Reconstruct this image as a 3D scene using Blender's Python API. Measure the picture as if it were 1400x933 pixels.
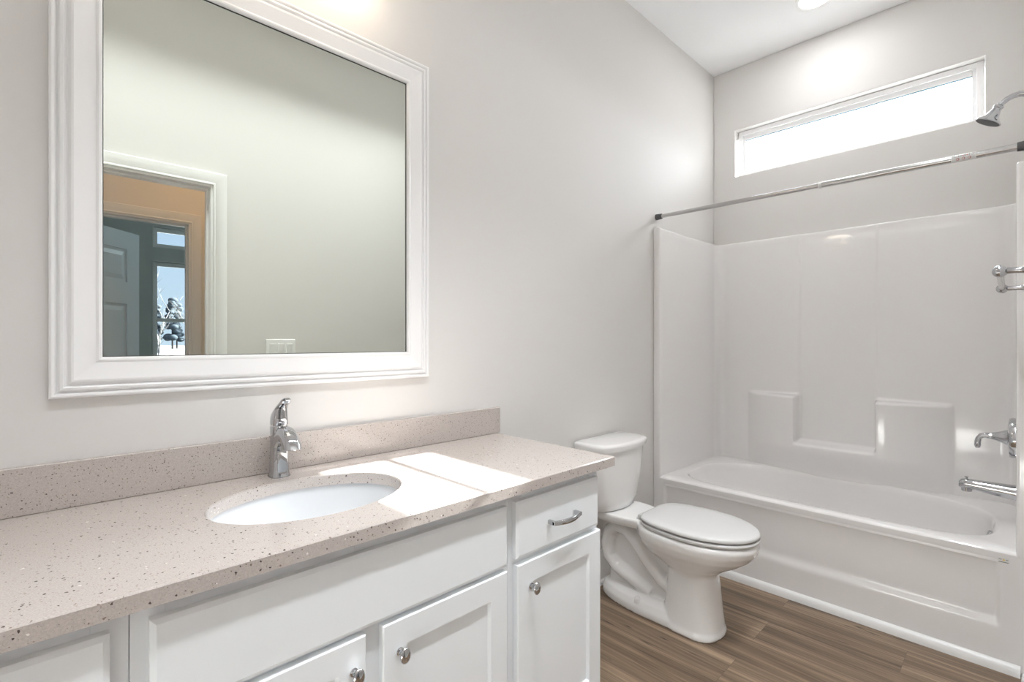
import bpy, bmesh, math, random
from mathutils import Vector, Matrix
from math import sin, cos, pi, radians, sqrt, exp

random.seed(7)
S = bpy.context.scene
for o in list(bpy.data.objects):
    bpy.data.objects.remove(o, do_unlink=True)
COL = S.collection

# ------------------------------------------------------------------ room measures
H = 1.225                 # lens height
D = 1.485                 # vanity wall plane  (y)
YF = -0.03                # door wall plane    (y)
XT = 2.58                 # tub apron plane    (x)
XF = 3.387                # window wall plane  (x)
XL = -0.36                # left wall plane    (x)
ZC = 3.07                 # ceiling
CT = 0.855                # counter top height

# ------------------------------------------------------------------ camera
cam = bpy.data.cameras.new('camera')
cam.sensor_fit = 'HORIZONTAL'
cam.sensor_width = 36.0
cam.lens = 36.0 * 671.0 / 1400.0
cam.shift_y = 0.5 / 1400.0
cam.clip_start = 0.005
cam.clip_end = 600
co = bpy.data.objects.new('camera', cam)
COL.objects.link(co)
co.location = (0, 0, H)
co.rotation_euler = (radians(90), 0, radians(46 - 90))
S.camera = co

# ------------------------------------------------------------------ light and exposure
S.view_settings.view_transform = 'Standard'
S.view_settings.look = 'None'
S.view_settings.gamma = 1.0
S.view_settings.exposure = 0.62
S.view_settings.use_curve_mapping = False
S.cycles.use_denoising = True
S.cycles.max_bounces = 14
S.cycles.diffuse_bounces = 8
S.cycles.glossy_bounces = 8
S.cycles.transmission_bounces = 8
S.cycles.transparent_max_bounces = 12
S.cycles.sample_clamp_indirect = 8.0

SUN_DIR = Vector((-1.0, 0.030, -0.601)).normalized()
SUN_STRENGTH = 46.0
SKY_STRENGTH = 1.0
VANITY_W = 1.1            # each of three bulbs
CAN_TUB_W = 2.4
ADDED_FILL_W = 15.0  # power of the added long fill light on the bathroom ceiling
HALL_W = 4.2
ADDED_BED_W = 13.0  # power of the added bedroom fill lamp

W = bpy.data.worlds.new('sky')
S.world = W
W.use_nodes = True
wn, wl = W.node_tree.nodes, W.node_tree.links
wn.clear()
wo = wn.new('ShaderNodeOutputWorld')
bg = wn.new('ShaderNodeBackground')
tc = wn.new('ShaderNodeTexCoord')
sep = wn.new('ShaderNodeSeparateXYZ')
up = wn.new('ShaderNodeValToRGB')
up.color_ramp.elements[0].position = 0.0
up.color_ramp.elements[0].color = (0.62, 0.76, 0.96, 1)
up.color_ramp.elements[1].position = 0.45
up.color_ramp.elements[1].color = (0.36, 0.54, 0.88, 1)
dot = wn.new('ShaderNodeVectorMath'); dot.operation = 'DOT_PRODUCT'
dot.inputs[1].default_value = tuple(-SUN_DIR)
glow = wn.new('ShaderNodeMapRange'); glow.interpolation_type = 'SMOOTHSTEP'
glow.inputs['From Min'].default_value = 0.35; glow.inputs['From Max'].default_value = 0.85
mx = wn.new('ShaderNodeMix'); mx.data_type = 'RGBA'
mx.inputs['B'].default_value = (14.0, 14.4, 15.2, 1)
wl.new(tc.outputs['Generated'], sep.inputs[0])
wl.new(sep.outputs['Z'], up.inputs['Fac'])
wl.new(tc.outputs['Generated'], dot.inputs[0])
wl.new(dot.outputs['Value'], glow.inputs['Value'])
wl.new(glow.outputs['Result'], mx.inputs['Factor'])
wl.new(up.outputs['Color'], mx.inputs['A'])
wl.new(mx.outputs['Result'], bg.inputs['Color'])
bg.inputs['Strength'].default_value = SKY_STRENGTH
wl.new(bg.outputs[0], wo.inputs[0])

sun = bpy.data.lights.new('sun', 'SUN')
sun.energy = SUN_STRENGTH
sun.angle = radians(0.55)
sun.color = (1.0, 0.985, 0.965)
so = bpy.data.objects.new('sun', sun)
COL.objects.link(so)
so.rotation_euler = SUN_DIR.to_track_quat('-Z', 'Y').to_euler()
so.location = (9, 0.5, 6)


def portal(name, loc, rot, sx, sy):
    l = bpy.data.lights.new(name, 'AREA')
    l.shape = 'RECTANGLE'; l.size = sx; l.size_y = sy
    l.cycles.is_portal = True
    o = bpy.data.objects.new(name, l); COL.objects.link(o)
    o.location = loc; o.rotation_euler = rot
    return o


# ------------------------------------------------------------------ materials
def mat(name, color, rough=0.5, metal=0.0, spec=0.5, coat=0.0, bump=None, sss=0):
    m = bpy.data.materials.new(name); m.use_nodes = True
    b = m.node_tree.nodes['Principled BSDF']
    b.inputs['Base Color'].default_value = (*color, 1)
    b.inputs['Roughness'].default_value = rough
    b.inputs['Metallic'].default_value = metal
    b.inputs['Specular IOR Level'].default_value = spec
    b.inputs['Coat Weight'].default_value = coat
    b.inputs['Coat Roughness'].default_value = 0.05
    if bump:
        n, l = m.node_tree.nodes, m.node_tree.links
        t = n.new('ShaderNodeTexCoord')
        z = n.new('ShaderNodeTexNoise'); z.inputs['Scale'].default_value = bump[0]; z.inputs['Detail'].default_value = 3
        p = n.new('ShaderNodeBump'); p.inputs['Strength'].default_value = bump[1]; p.inputs['Distance'].default_value = 0.001
        l.new(t.outputs['Object'], z.inputs['Vector']); l.new(z.outputs['Fac'], p.inputs['Height'])
        l.new(p.outputs['Normal'], b.inputs['Normal'])
    return m


MW = mat('wall_paint', (0.70, 0.683, 0.666), 0.62, spec=0.25, bump=(260, 0.12))
MHALL = mat('hall_paint', (0.80, 0.775, 0.735), 0.62, spec=0.25, bump=(260, 0.12))
MCEIL = mat('ceiling_paint', (0.90, 0.905, 0.915), 0.8, spec=0.1, bump=(200, 0.15))
MTRIM = mat('trim_paint', (0.84, 0.84, 0.835), 0.3, spec=0.4)
MFRAME = mat('mirror_frame_paint', (0.84, 0.84, 0.845), 0.32, spec=0.4)
MCAB = mat('cabinet_paint', (0.83, 0.86, 0.885), 0.28, spec=0.4, bump=(900, 0.03))
MPORC = mat('porcelain', (0.82, 0.812, 0.805), 0.07, spec=0.5, coat=0.3)
MSINK = mat('sink_china', (0.66, 0.675, 0.695), 0.08, spec=0.5, coat=0.3)
MSEAT = mat('seat_plastic', (0.64, 0.635, 0.63), 0.2, spec=0.4)
MTUB = mat('acrylic', (0.83, 0.815, 0.81), 0.09, spec=0.5, coat=0.4, bump=(6, 0.2))
MCHR = mat('chrome', (0.52, 0.525, 0.54), 0.05, metal=1.0)
MCHR2 = mat('satin_steel', (0.55, 0.545, 0.54), 0.18, metal=1.0)
MRUB = mat('grey_rubber', (0.09, 0.09, 0.095), 0.6)
MBLK = mat('dark_gap', (0.03, 0.03, 0.03), 0.7)
MMIR = mat('mirror_silver', (0.70, 0.725, 0.67), 0.0, metal=1.0)
MVIN = mat('window_vinyl', (0.93, 0.93, 0.94), 0.3, spec=0.4)
MSEAL = mat('window_gasket', (0.10, 0.22, 0.32), 0.5)
MDOOR = mat('door_paint', (0.70, 0.78, 0.86), 0.35, spec=0.4)
MBED = mat('bedroom_paint', (0.66, 0.70, 0.69), 0.65, spec=0.2)
MSTK = mat('sticker_white', (0.70, 0.70, 0.69), 0.4)
MRED = mat('sticker_red', (0.40, 0.006, 0.012), 0.4)
MGRN = mat('sticker_dark_green', (0.02, 0.09, 0.07), 0.4)
MYEL = mat('sticker_yellow', (0.75, 0.55, 0.20), 0.4)
MBARK = mat('pale_bark', (0.16, 0.16, 0.165), 0.9)
MPINE = mat('pine_needles', (0.022, 0.035, 0.05), 0.9, bump=(2, 1))
MTRUNK = mat('pine_bark', (0.06, 0.055, 0.055), 0.9)
MGRD = mat('pale_ground', (0.11, 0.11, 0.115), 0.95, bump=(3, 1))
MFENCE = mat('fence_paint', (0.30, 0.31, 0.33), 0.6)
MSHRUB = mat('shrub_leaf', (0.02, 0.035, 0.06), 0.9, bump=(8, 1))


def emis(name, col, strength):
    m = bpy.data.materials.new(name); m.use_nodes = True
    n, l = m.node_tree.nodes, m.node_tree.links
    b = n['Principled BSDF']
    b.inputs['Base Color'].default_value = (0.9, 0.9, 0.88, 1)
    b.inputs['Emission Color'].default_value = (*col, 1)
    b.inputs['Emission Strength'].default_value = strength
    return m


MBULB = emis('lamp_glass', (1.0, 0.86, 0.68), 6.0)
MLENS = emis('can_lens', (1.0, 0.95, 0.88), 6.0)


def glass_mat():
    m = bpy.data.materials.new('pane_glass'); m.use_nodes = True
    n, l = m.node_tree.nodes, m.node_tree.links
    n.clear()
    o = n.new('ShaderNodeOutputMaterial')
    t = n.new('ShaderNodeBsdfTransparent'); t.inputs[0].default_value = (0.96, 0.98, 0.98, 1)
    g = n.new('ShaderNodeBsdfGlossy'); g.inputs['Roughness'].default_value = 0.02
    f = n.new('ShaderNodeFresnel'); f.inputs['IOR'].default_value = 1.45
    k = n.new('ShaderNodeMixShader')
    l.new(f.outputs[0], k.inputs[0]); l.new(t.outputs[0], k.inputs[1]); l.new(g.outputs[0], k.inputs[2])
    l.new(k.outputs[0], o.inputs[0])
    return m


MGLASS = glass_mat()


def quartz_mat():
    m = bpy.data.materials.new('speckled_quartz'); m.use_nodes = True
    n, l = m.node_tree.nodes, m.node_tree.links
    b = n['Principled BSDF']
    b.inputs['Roughness'].default_value = 0.12
    b.inputs['Specular IOR Level'].default_value = 0.5
    t = n.new('ShaderNodeTexCoord')
    # small warp so chips are angular, not round
    wz = n.new('ShaderNodeTexNoise'); wz.inputs['Scale'].default_value = 160; wz.inputs['Detail'].default_value = 2
    sub = n.new('ShaderNodeVectorMath'); sub.operation = 'SUBTRACT'; sub.inputs[1].default_value = (.5, .5, .5)
    sc = n.new('ShaderNodeVectorMath'); sc.operation = 'SCALE'; sc.inputs['Scale'].default_value = 0.006
    add = n.new('ShaderNodeVectorMath'); add.operation = 'ADD'
    l.new(t.outputs['Object'], wz.inputs['Vector']); l.new(wz.outputs['Color'], sub.inputs[0])
    l.new(sub.outputs[0], sc.inputs[0]); l.new(t.outputs['Object'], add.inputs[0]); l.new(sc.outputs[0], add.inputs[1])
    # base: fine warm grain
    gz = n.new('ShaderNodeTexNoise'); gz.inputs['Scale'].default_value = 420; gz.inputs['Detail'].default_value = 3
    l.new(t.outputs['Object'], gz.inputs['Vector'])
    gr = n.new('ShaderNodeValToRGB')
    gr.color_ramp.elements[0].position = 0.3; gr.color_ramp.elements[0].color = (0.44, 0.392, 0.364, 1)
    gr.color_ramp.elements[1].position = 0.7; gr.color_ramp.elements[1].color = (0.545, 0.495, 0.465, 1)
    l.new(gz.outputs['Fac'], gr.inputs['Fac'])
    cur = gr.outputs['Color']
    for scale, thr, pick, dark, light in ((130, 0.22, 0.60, (0.05, 0.042, 0.04), (0.26, 0.20, 0.17)),
                                          (230, 0.24, 0.52, (0.14, 0.11, 0.09), (0.40, 0.32, 0.27)),
                                          (110, 0.20, 0.95, (0.80, 0.77, 0.73), (0.72, 0.68, 0.63))):
        v = n.new('ShaderNodeTexVoronoi'); v.feature = 'F1'; v.inputs['Scale'].default_value = scale
        l.new(add.outputs[0], v.inputs['Vector'])
        s = n.new('ShaderNodeSeparateColor'); l.new(v.outputs['Color'], s.inputs[0])
        # random radius per chip, only some chips
        gt = n.new('ShaderNodeMath'); gt.operation = 'GREATER_THAN'; gt.inputs[1].default_value = pick
        l.new(s.outputs[0], gt.inputs[0])
        rad = n.new('ShaderNodeMath'); rad.operation = 'MULTIPLY_ADD'
        rad.inputs[1].default_value = thr; rad.inputs[2].default_value = 0.06
        l.new(s.outputs[1], rad.inputs[0])
        lt = n.new('ShaderNodeMath'); lt.operation = 'LESS_THAN'
        l.new(v.outputs['Distance'], lt.inputs[0]); l.new(rad.outputs[0], lt.inputs[1])
        mu = n.new('ShaderNodeMath'); mu.operation = 'MULTIPLY'
        l.new(gt.outputs[0], mu.inputs[0]); l.new(lt.outputs[0], mu.inputs[1])
        c = n.new('ShaderNodeMix'); c.data_type = 'RGBA'
        c.inputs['A'].default_value = (*dark, 1); c.inputs['B'].default_value = (*light, 1)
        l.new(s.outputs[2], c.inputs['Factor'])
        k = n.new('ShaderNodeMix'); k.data_type = 'RGBA'
        l.new(mu.outputs[0], k.inputs['Factor']); l.new(cur, k.inputs['A']); l.new(c.outputs['Result'], k.inputs['B'])
        cur = k.outputs['Result']
    l.new(cur, b.inputs['Base Color'])
    return m


MQ = quartz_mat()


def floor_mat():
    m = bpy.data.materials.new('brown_vinyl_plank'); m.use_nodes = True
    n, l = m.node_tree.nodes, m.node_tree.links
    b = n['Principled BSDF']
    b.inputs['Roughness'].default_value = 0.38
    b.inputs['Specular IOR Level'].default_value = 0.35
    t = n.new('ShaderNodeTexCoord')
    mp = n.new('ShaderNodeMapping'); mp.inputs['Rotation'].default_value = (0, 0, radians(90))
    mp.inputs['Location'].default_value = (0.31, 0.047, 0)
    l.new(t.outputs['Object'], mp.inputs['Vector'])
    br = n.new('ShaderNodeTexBrick')
    br.offset = 0.37; br.inputs['Scale'].default_value = 1.0
    br.inputs['Brick Width'].default_value = 1.22; br.inputs['Row Height'].default_value = 0.18
    br.inputs['Mortar Size'].default_value = 0.0006; br.inputs['Mortar Smooth'].default_value = 0.3
    br.inputs['Color1'].default_value = (0, 0, 0, 1); br.inputs['Color2'].default_value = (1, 1, 1, 1)
    br.inputs['Mortar'].default_value = (0.5, 0.5, 0.5, 1); br.inputs['Bias'].default_value = 0
    l.new(mp.outputs[0], br.inputs['Vector'])
    # per-plank shift of the grain
    sh = n.new('ShaderNodeVectorMath'); sh.operation = 'MULTIPLY_ADD'
    sh.inputs[1].default_value = (7.3, 3.1, 5.7)
    l.new(br.outputs['Color'], sh.inputs[0]); l.new(mp.outputs[0], sh.inputs[2])

    def stretched(sx, sy, detail, dist):
        q = n.new('ShaderNodeMapping'); q.inputs['Scale'].default_value = (sx, sy, 1)
        l.new(sh.outputs[0], q.inputs['Vector'])
        z = n.new('ShaderNodeTexNoise'); z.inputs['Scale'].default_value = 1.0
        z.inputs['Detail'].default_value = detail; z.inputs['Distortion'].default_value = dist
        z.inputs['Roughness'].default_value = 0.6
        l.new(q.outputs[0], z.inputs['Vector'])
        return z.outputs['Fac']
    broad = stretched(0.55, 15, 5, 0.8)
    fine = stretched(3.0, 130, 4, 0.3)
    crack = stretched(0.6, 15, 2, 0.7)
    r1 = n.new('ShaderNodeValToRGB')
    e = r1.color_ramp.elements
    e[0].position = 0.28; e[0].color = (0.082, 0.056, 0.037, 1)
    e[1].position = 0.75; e[1].color = (0.385, 0.287, 0.200, 1)
    x = e.new(0.5); x.color = (0.212, 0.152, 0.103, 1)
    l.new(broad, r1.inputs['Fac'])
    r2 = n.new('ShaderNodeValToRGB')
    r2.color_ramp.elements[0].position = 0.3; r2.color_ramp.elements[0].color = (0.62, 0.60, 0.58, 1)
    r2.color_ramp.elements[1].position = 0.7; r2.color_ramp.elements[1].color = (1.25, 1.22, 1.2, 1)
    l.new(fine, r2.inputs['Fac'])
    m1 = n.new('ShaderNodeMix'); m1.data_type = 'RGBA'; m1.blend_type = 'MULTIPLY'; m1.inputs['Factor'].default_value = 1
    l.new(r1.outputs[0], m1.inputs['A']); l.new(r2.outputs[0], m1.inputs['B'])
    # thin dark splits along the grain
    r3 = n.new('ShaderNodeValToRGB'); r3.color_ramp.interpolation = 'EASE'
    q = r3.color_ramp.elements
    q[0].position = 0.492; q[0].color = (0, 0, 0, 1)
    q[1].position = 0.508; q[1].color = (0, 0, 0, 1)
    y = q.new(0.5); y.color = (1, 1, 1, 1)
    l.new(crack, r3.inputs['Fac'])
    q2 = n.new('ShaderNodeMapping'); q2.inputs['Scale'].default_value = (1.7, 6, 1)
    l.new(sh.outputs[0], q2.inputs['Vector'])
    z2 = n.new('ShaderNodeTexNoise'); z2.inputs['Scale'].default_value = 1.0
    l.new(q2.outputs[0], z2.inputs['Vector'])
    g2 = n.new('ShaderNodeMapRange'); g2.inputs['From Min'].default_value = 0.48; g2.inputs['From Max'].default_value = 0.62
    l.new(z2.outputs['Fac'], g2.inputs['Value'])
    mm = n.new('ShaderNodeMath'); mm.operation = 'MULTIPLY'
    l.new(r3.outputs[0], mm.inputs[0]); l.new(g2.outputs[0], mm.inputs[1])
    m2 = n.new('ShaderNodeMix'); m2.data_type = 'RGBA'; m2.inputs['B'].default_value = (0.035, 0.024, 0.018, 1)
    l.new(mm.outputs[0], m2.inputs['Factor']); l.new(m1.outputs['Result'], m2.inputs['A'])
    # plank tone and seams
    tone = n.new('ShaderNodeMapRange'); tone.inputs['To Min'].default_value = 0.93; tone.inputs['To Max'].default_value = 1.08
    l.new(br.outputs['Color'], tone.inputs['Value'])
    m3 = n.new('ShaderNodeVectorMath'); m3.operation = 'SCALE'
    l.new(m2.outputs['Result'], m3.inputs[0]); l.new(tone.outputs[0], m3.inputs['Scale'])
    m4 = n.new('ShaderNodeMix'); m4.data_type = 'RGBA'; m4.inputs['B'].default_value = (0.09, 0.066, 0.05, 1)
    l.new(br.outputs['Fac'], m4.inputs['Factor']); l.new(m3.outputs[0], m4.inputs['A'])
    l.new(m4.outputs['Result'], b.inputs['Base Color'])
    bp = n.new('ShaderNodeBump'); bp.inputs['Strength'].default_value = 0.15; bp.inputs['Distance'].default_value = 0.002
    l.new(fine, bp.inputs['Height']); l.new(bp.outputs[0], b.inputs['Normal'])
    return m


MFLOOR = floor_mat()


# ------------------------------------------------------------------ mesh helper
class MB:
    def __init__(s):
        s.v = []; s.f = []; s.mi = []

    def add(s, vs, fs, mi=0):
        b = len(s.v)
        s.v += [tuple(p) for p in vs]
        s.f += [tuple(b + i for i in f) for f in fs]
        s.mi += [mi] * len(fs)
        return s

    def box(s, x0, x1, y0, y1, z0, z1, mi=0):
        vs = [(x, y, z) for z in (z0, z1) for y in (y0, y1) for x in (x0, x1)]
        return s.add(vs, [(0, 2, 3, 1), (4, 5, 7, 6), (0, 1, 5, 4), (2, 6, 7, 3), (0, 4, 6, 2), (1, 3, 7, 5)], mi)

    def loft(s, rings, cap0=True, cap1=True, closed=True, mi=0):
        n = len(rings[0]); vs = [p for r in rings for p in r]; fs = []
        for i in range(len(rings) - 1):
            for j in range(n if closed else n - 1):
                k = (j + 1) % n
                fs.append((i * n + j, i * n + k, (i + 1) * n + k, (i + 1) * n + j))
        if cap0: fs.append(tuple(reversed(range(n))))
        if cap1: fs.append(tuple((len(rings) - 1) * n + j for j in range(n)))
        return s.add(vs, fs, mi)

    def lathe(s, origin, axis, prof, n=32, mi=0, sx=1.0, sy=1.0, cap0=True, cap1=True):
        """prof: (radius, distance along axis)"""
        a = Vector(axis).normalized()
        q = a.to_track_quat('Z', 'Y').to_matrix()
        u, w = q @ Vector((1, 0, 0)), q @ Vector((0, 1, 0))
        o = Vector(origin)
        rings = [[o + a * h + u * (r * sx * cos(2 * pi * k / n)) + w * (r * sy * sin(2 * pi * k / n)) for k in range(n)] for r, h in prof]
        return s.loft(rings, cap0, cap1, True, mi)

    def tube(s, path, rad, n=16, mi=0, sx=1.0, sy=1.0, ref=(0, 0, 1), cap=True):
        P = [Vector(p) for p in path]
        if not hasattr(rad, '__len__'): rad = [rad] * len(P)
        rings = []
        for i, p in enumerate(P):
            t = (P[min(i + 1, len(P) - 1)] - P[max(i - 1, 0)]).normalized()
            r = Vector(ref)
            if abs(r.dot(t)) > 0.98: r = Vector((0, 1, 0)) if abs(t.y) < 0.9 else Vector((1, 0, 0))
            u = t.cross(r).normalized(); w = u.cross(t).normalized()
            rings.append([p + u * (rad[i] * sx * cos(2 * pi * k / n)) + w * (rad[i] * sy * sin(2 * pi * k / n)) for k in range(n)])
        return s.loft(rings, cap, cap, True, mi)

    def ball(s, c, r, n=20, m=12, scale=(1, 1, 1), mi=0):
        rings = []
        for i in range(m + 1):
            a = pi * i / m
            rr = max(sin(a), 1e-4)
            rings.append([(c[0] + r * scale[0] * rr * cos(2 * pi * k / n), c[1] + r * scale[1] * rr * sin(2 * pi * k / n), c[2] - r * scale[2] * cos(a)) for k in range(n)])
        return s.loft(rings, True, True, True, mi)

    def build(s, name, m, parent=None, smooth=35, bevel=0.0, seg=2, mods=None):
        me = bpy.data.meshes.new(name)
        off = Vector((0, 0, 0)); p = parent
        while p is not None:
            off += p.location; p = p.parent
        me.from_pydata([Vector(v) - off for v in s.v], [], s.f)
        ms = m if isinstance(m, (list, tuple)) else [m]
        for x in ms: me.materials.append(x)
        if len(ms) > 1: me.polygons.foreach_set('material_index', s.mi)
        bm = bmesh.new(); bm.from_mesh(me)
        bmesh.ops.recalc_face_normals(bm, faces=bm.faces)
        bm.to_mesh(me); bm.free()
        if smooth:
            me.polygons.foreach_set('use_smooth', [True] * len(me.polygons))
            me.set_sharp_from_angle(angle=radians(smooth))
        o = bpy.data.objects.new(name, me); COL.objects.link(o)
        if parent: o.parent = parent
        if bevel:
            b = o.modifiers.new('bevel', 'BEVEL'); b.width = bevel; b.segments = seg
            b.limit_method = 'ANGLE'; b.angle_limit = radians(40); b.harden_normals = True
        if mods: mods(o)
        return o


def thing(name, label, cat, loc, group=None, kind=None):
    o = bpy.data.objects.new(name, None); COL.objects.link(o)
    o.empty_display_size = 0.05
    o.location = loc; o['label'] = label; o['category'] = cat
    if group: o['group'] = group
    if kind: o['kind'] = kind
    return o


def tag(o, label, cat, group=None):
    o['label'] = label; o['category'] = cat
    if group: o['group'] = group
    return o


def struct(o, label=None, cat=None):
    o['kind'] = 'structure'
    if label: o['label'] = label
    if cat: o['category'] = cat
    return o


def wall_with_holes(axis, p0, p1, a0, a1, z0, z1, holes):
    """slab between p0..p1 on `axis`, spanning a0..a1 and z0..z1, rectangular holes (a0,a1,z0,z1); one welded mesh"""
    A = sorted({a0, a1, *[h[0] for h in holes], *[h[1] for h in holes]})
    Z = sorted({z0, z1, *[h[2] for h in holes], *[h[3] for h in holes]})
    solid = lambda i, j: 0 <= i < len(A) - 1 and 0 <= j < len(Z) - 1 and not any(
        h[0] - 1e-6 <= A[i] and A[i + 1] <= h[1] + 1e-6 and h[2] - 1e-6 <= Z[j] and Z[j + 1] <= h[3] + 1e-6 for h in holes)
    idx = {}; vs = []; fs = []

    def V(p, a, z):
        k = (p, a, z)
        if k not in idx:
            idx[k] = len(vs); vs.append((p, a, z) if axis == 'x' else (a, p, z))
        return idx[k]
    for i in range(len(A) - 1):
        for j in range(len(Z) - 1):
            if not solid(i, j): continue
            b0, b1, c0, c1 = A[i], A[i + 1], Z[j], Z[j + 1]
            for p in (p0, p1): fs.append((V(p, b0, c0), V(p, b1, c0), V(p, b1, c1), V(p, b0, c1)))
            if not solid(i - 1, j): fs.append((V(p0, b0, c0), V(p1, b0, c0), V(p1, b0, c1), V(p0, b0, c1)))
            if not solid(i + 1, j): fs.append((V(p0, b1, c0), V(p1, b1, c0), V(p1, b1, c1), V(p0, b1, c1)))
            if not solid(i, j - 1): fs.append((V(p0, b0, c0), V(p1, b0, c0), V(p1, b1, c0), V(p0, b1, c0)))
            if not solid(i, j + 1): fs.append((V(p0, b0, c1), V(p1, b0, c1), V(p1, b1, c1), V(p0, b1, c1)))
    return MB().add(vs, fs)


# ================================================================== STRUCTURE
WY0, WY1, WZ0, WZ1 = 0.122, 1.338, 2.336, 2.648       # bathroom window opening
DX0, DX1, DZ = -0.10, 0.669, 2.055                    # bathroom doorway
EX0, EX1 = 0.05, 0.772                                # bedroom doorway
YH0, YH1 = -0.15, -1.10                               # hall between these planes
YB = -5.0                                             # bedroom window wall
BWX0, BWX1 = 1.095, 2.02
BX0, BX1 = -0.80, 3.20                                # bedroom side walls
HX0, HX1 = -0.80, 1.30                                # hall end walls

struct(MB().box(XL - .12, XF, YF, D, -0.12, 0.0).build('floor', MFLOOR, smooth=0))
struct(MB().box(BX0, BX1, YB, YF, -0.12, 0.0).build('floor_hall', MFLOOR, smooth=0))
struct(MB().box(XL - .12, XF + .14, YF - .12, D + .12, ZC, ZC + .12).build('ceiling', MCEIL, smooth=0))
struct(MB().box(BX0, BX1, YB, YF - .12, ZC, ZC + .12).build('ceiling_hall', MCEIL, smooth=0))
struct(MB().box(XL - .12, XF + .14, D, D + .12, 0, ZC).build('wall_back', MW, smooth=0))
struct(MB().box(XL - .12, XL, YF, D, 0, ZC).build('wall_left', MW, smooth=0))
struct(wall_with_holes('x', XF, XF + .14, YF - .12, D, 0, ZC, [(WY0, WY1, WZ0, WZ1)]).build('wall_right', MW, smooth=0, bevel=0.006, seg=3))
struct(wall_with_holes('y', YF - .12, YF, XL - .12, XF, 0, ZC, [(DX0, DX1, 0, DZ)]).build('wall_front', MW, smooth=0))
struct(wall_with_holes('y', YH1 - .12, YH1, BX0, BX1, 0, ZC, [(EX0, EX1, 0, DZ)]).build('wall_hall', MHALL, smooth=0))
struct(MB().box(HX0 - .1, HX0, YH1, YF - .12, 0, ZC).build('wall_hall_left', MHALL, smooth=0))
struct(MB().box(HX1, HX1 + .1, YH1, YF - .12, 0, ZC).build('wall_hall_right', MHALL, smooth=0))
struct(wall_with_holes('y', YB - .16, YB, BX0 - .1, BX1 + .1, 0, ZC,
       [(BWX0, BWX1, 0.72, 2.285), (BWX0, BWX1, 2.48, 2.742)]).build('wall_bedroom_front', MBED, smooth=0))
struct(MB().box(BX0 - .1, BX0, YB, YH1 - .12, 0, ZC).build('wall_bedroom_left', MBED, smooth=0))
struct(MB().box(BX1, BX1 + .1, YB, YH1 - .12, 0, ZC).build('wall_bedroom_right', MBED, smooth=0))


def casing(name, x0, x1, zt, y, out, w=0.062, t=0.017):
    """door casing on plane y, projecting to y+out*t, mitred head and legs with a stepped face"""
    prof = [(0, 0), (0, t * .55), (.006, t * .62), (.010, t * .5), (.030, t * .85), (w - .012, t), (w - .003, t), (w, t * .8), (w, 0)]
    m = MB()
    # s is measured outward from the opening edge
    pts = [[(x0 - s, y + out * h, 0) for s, h in prof], [(x0 - s, y + out * h, zt + s) for s, h in prof],
           [(x1 + s, y + out * h, zt + s) for s, h in prof], [(x1 + s, y + out * h, 0) for s, h in prof]]
    m.loft(pts, True, True, True)
    return struct(m.build(name, MTRIM, smooth=30))


def jamb(name, x0, x1, zt, ya, yb):
    m = MB(); t = 0.012
    m.box(x0, x0 + t, yb, ya, 0, zt); m.box(x1 - t, x1, yb, ya, 0, zt); m.box(x0 + t, x1 - t, yb, ya, zt - t, zt)
    ym = (ya + yb) / 2
    m.box(x0 + t, x0 + t + .010, ym - .018, ym + .018, 0, zt - t); m.box(x1 - t - .010, x1 - t, ym - .018, ym + .018, 0, zt - t)
    m.box(x0 + t, x1 - t, ym - .018, ym + .018, zt - t - .010, zt - t)
    return struct(m.build(name, MTRIM, smooth=0, bevel=0.0015))


casing('trim_1', DX0 - .006 + .006, DX1, DZ, YF, 1)
casing('trim_2', DX0, DX1, DZ, YF - .12, -1)
jamb('trim_3', DX0, DX1, DZ, YF, YF - .12)
casing('trim_4', EX0, EX1, DZ, YH1, 1)
jamb('trim_5', EX0, EX1, DZ, YH1, YH1 - .12)
casing('trim_6', EX0, EX1, DZ, YH1 - .12, -1)


def base(name, axis, p, out, a0, a1, h=0.135, shoe=True):
    prof = [(0, 0), (.014, 0), (.014, h - .03), (.011, h - .022), (.011, h - .012), (.006, h), (0, h)]
    if shoe:
        prof = [(0, 0), (.028, 0), (.027, .010), (.022, .017), (.0142, .020)] + prof[2:]
    rings = []
    for a in (a0, a1):
        rings.append([(p + out * s, a, z) if axis == 'x' else (a, p + out * s, z) for s, z in prof])
    return struct(MB().loft(rings).build(name, MTRIM, smooth=30))


base('baseboard_back', 'y', D, -1, 1.292, XT - .001, h=0.165)
base('baseboard_front', 'y', YF, 1, DX1 + .063, XT - .001, h=0.165)
base('baseboard_left', 'x', XL, 1, YF, 0.94, h=0.165)
base('baseboard_hall', 'y', YH1, 1, EX1 + .063, HX1, h=0.135)
base('baseboard_bedroom', 'y', YB, 1, BX0, BX1, h=0.135)

# shoe strip along the tub apron
m = MB()
prof = [(0, 0), (-.018, 0), (-.017, .014), (-.014, .026), (-.009, .034), (0, .038)]
m.loft([[(XT - .001 + s, a, z) for s, z in prof] for a in (YF + .029, D - .029)])
struct(m.build('trim_7', MTRIM, smooth=50))


# ------------------------------------------------------------------ windows
def frame_ring(m, axis, p0, p1, a0, a1, z0, z1, w, wb=None, wt=None, mi=0):
    """rectangular frame of face width w between p0..p1"""
    wb = w if wb is None else wb; wt = w if wt is None else wt

    def b(aa, ab, za, zb):
        if axis == 'x': m.box(p0, p1, aa, ab, za, zb, mi)
        else: m.box(aa, ab, p0, p1, za, zb, mi)
    b(a0, a0 + w, z0, z1); b(a1 - w, a1, z0, z1); b(a0 + w, a1 - w, z0, z0 + wb); b(a0 + w, a1 - w, z1 - wt, z1)


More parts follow.
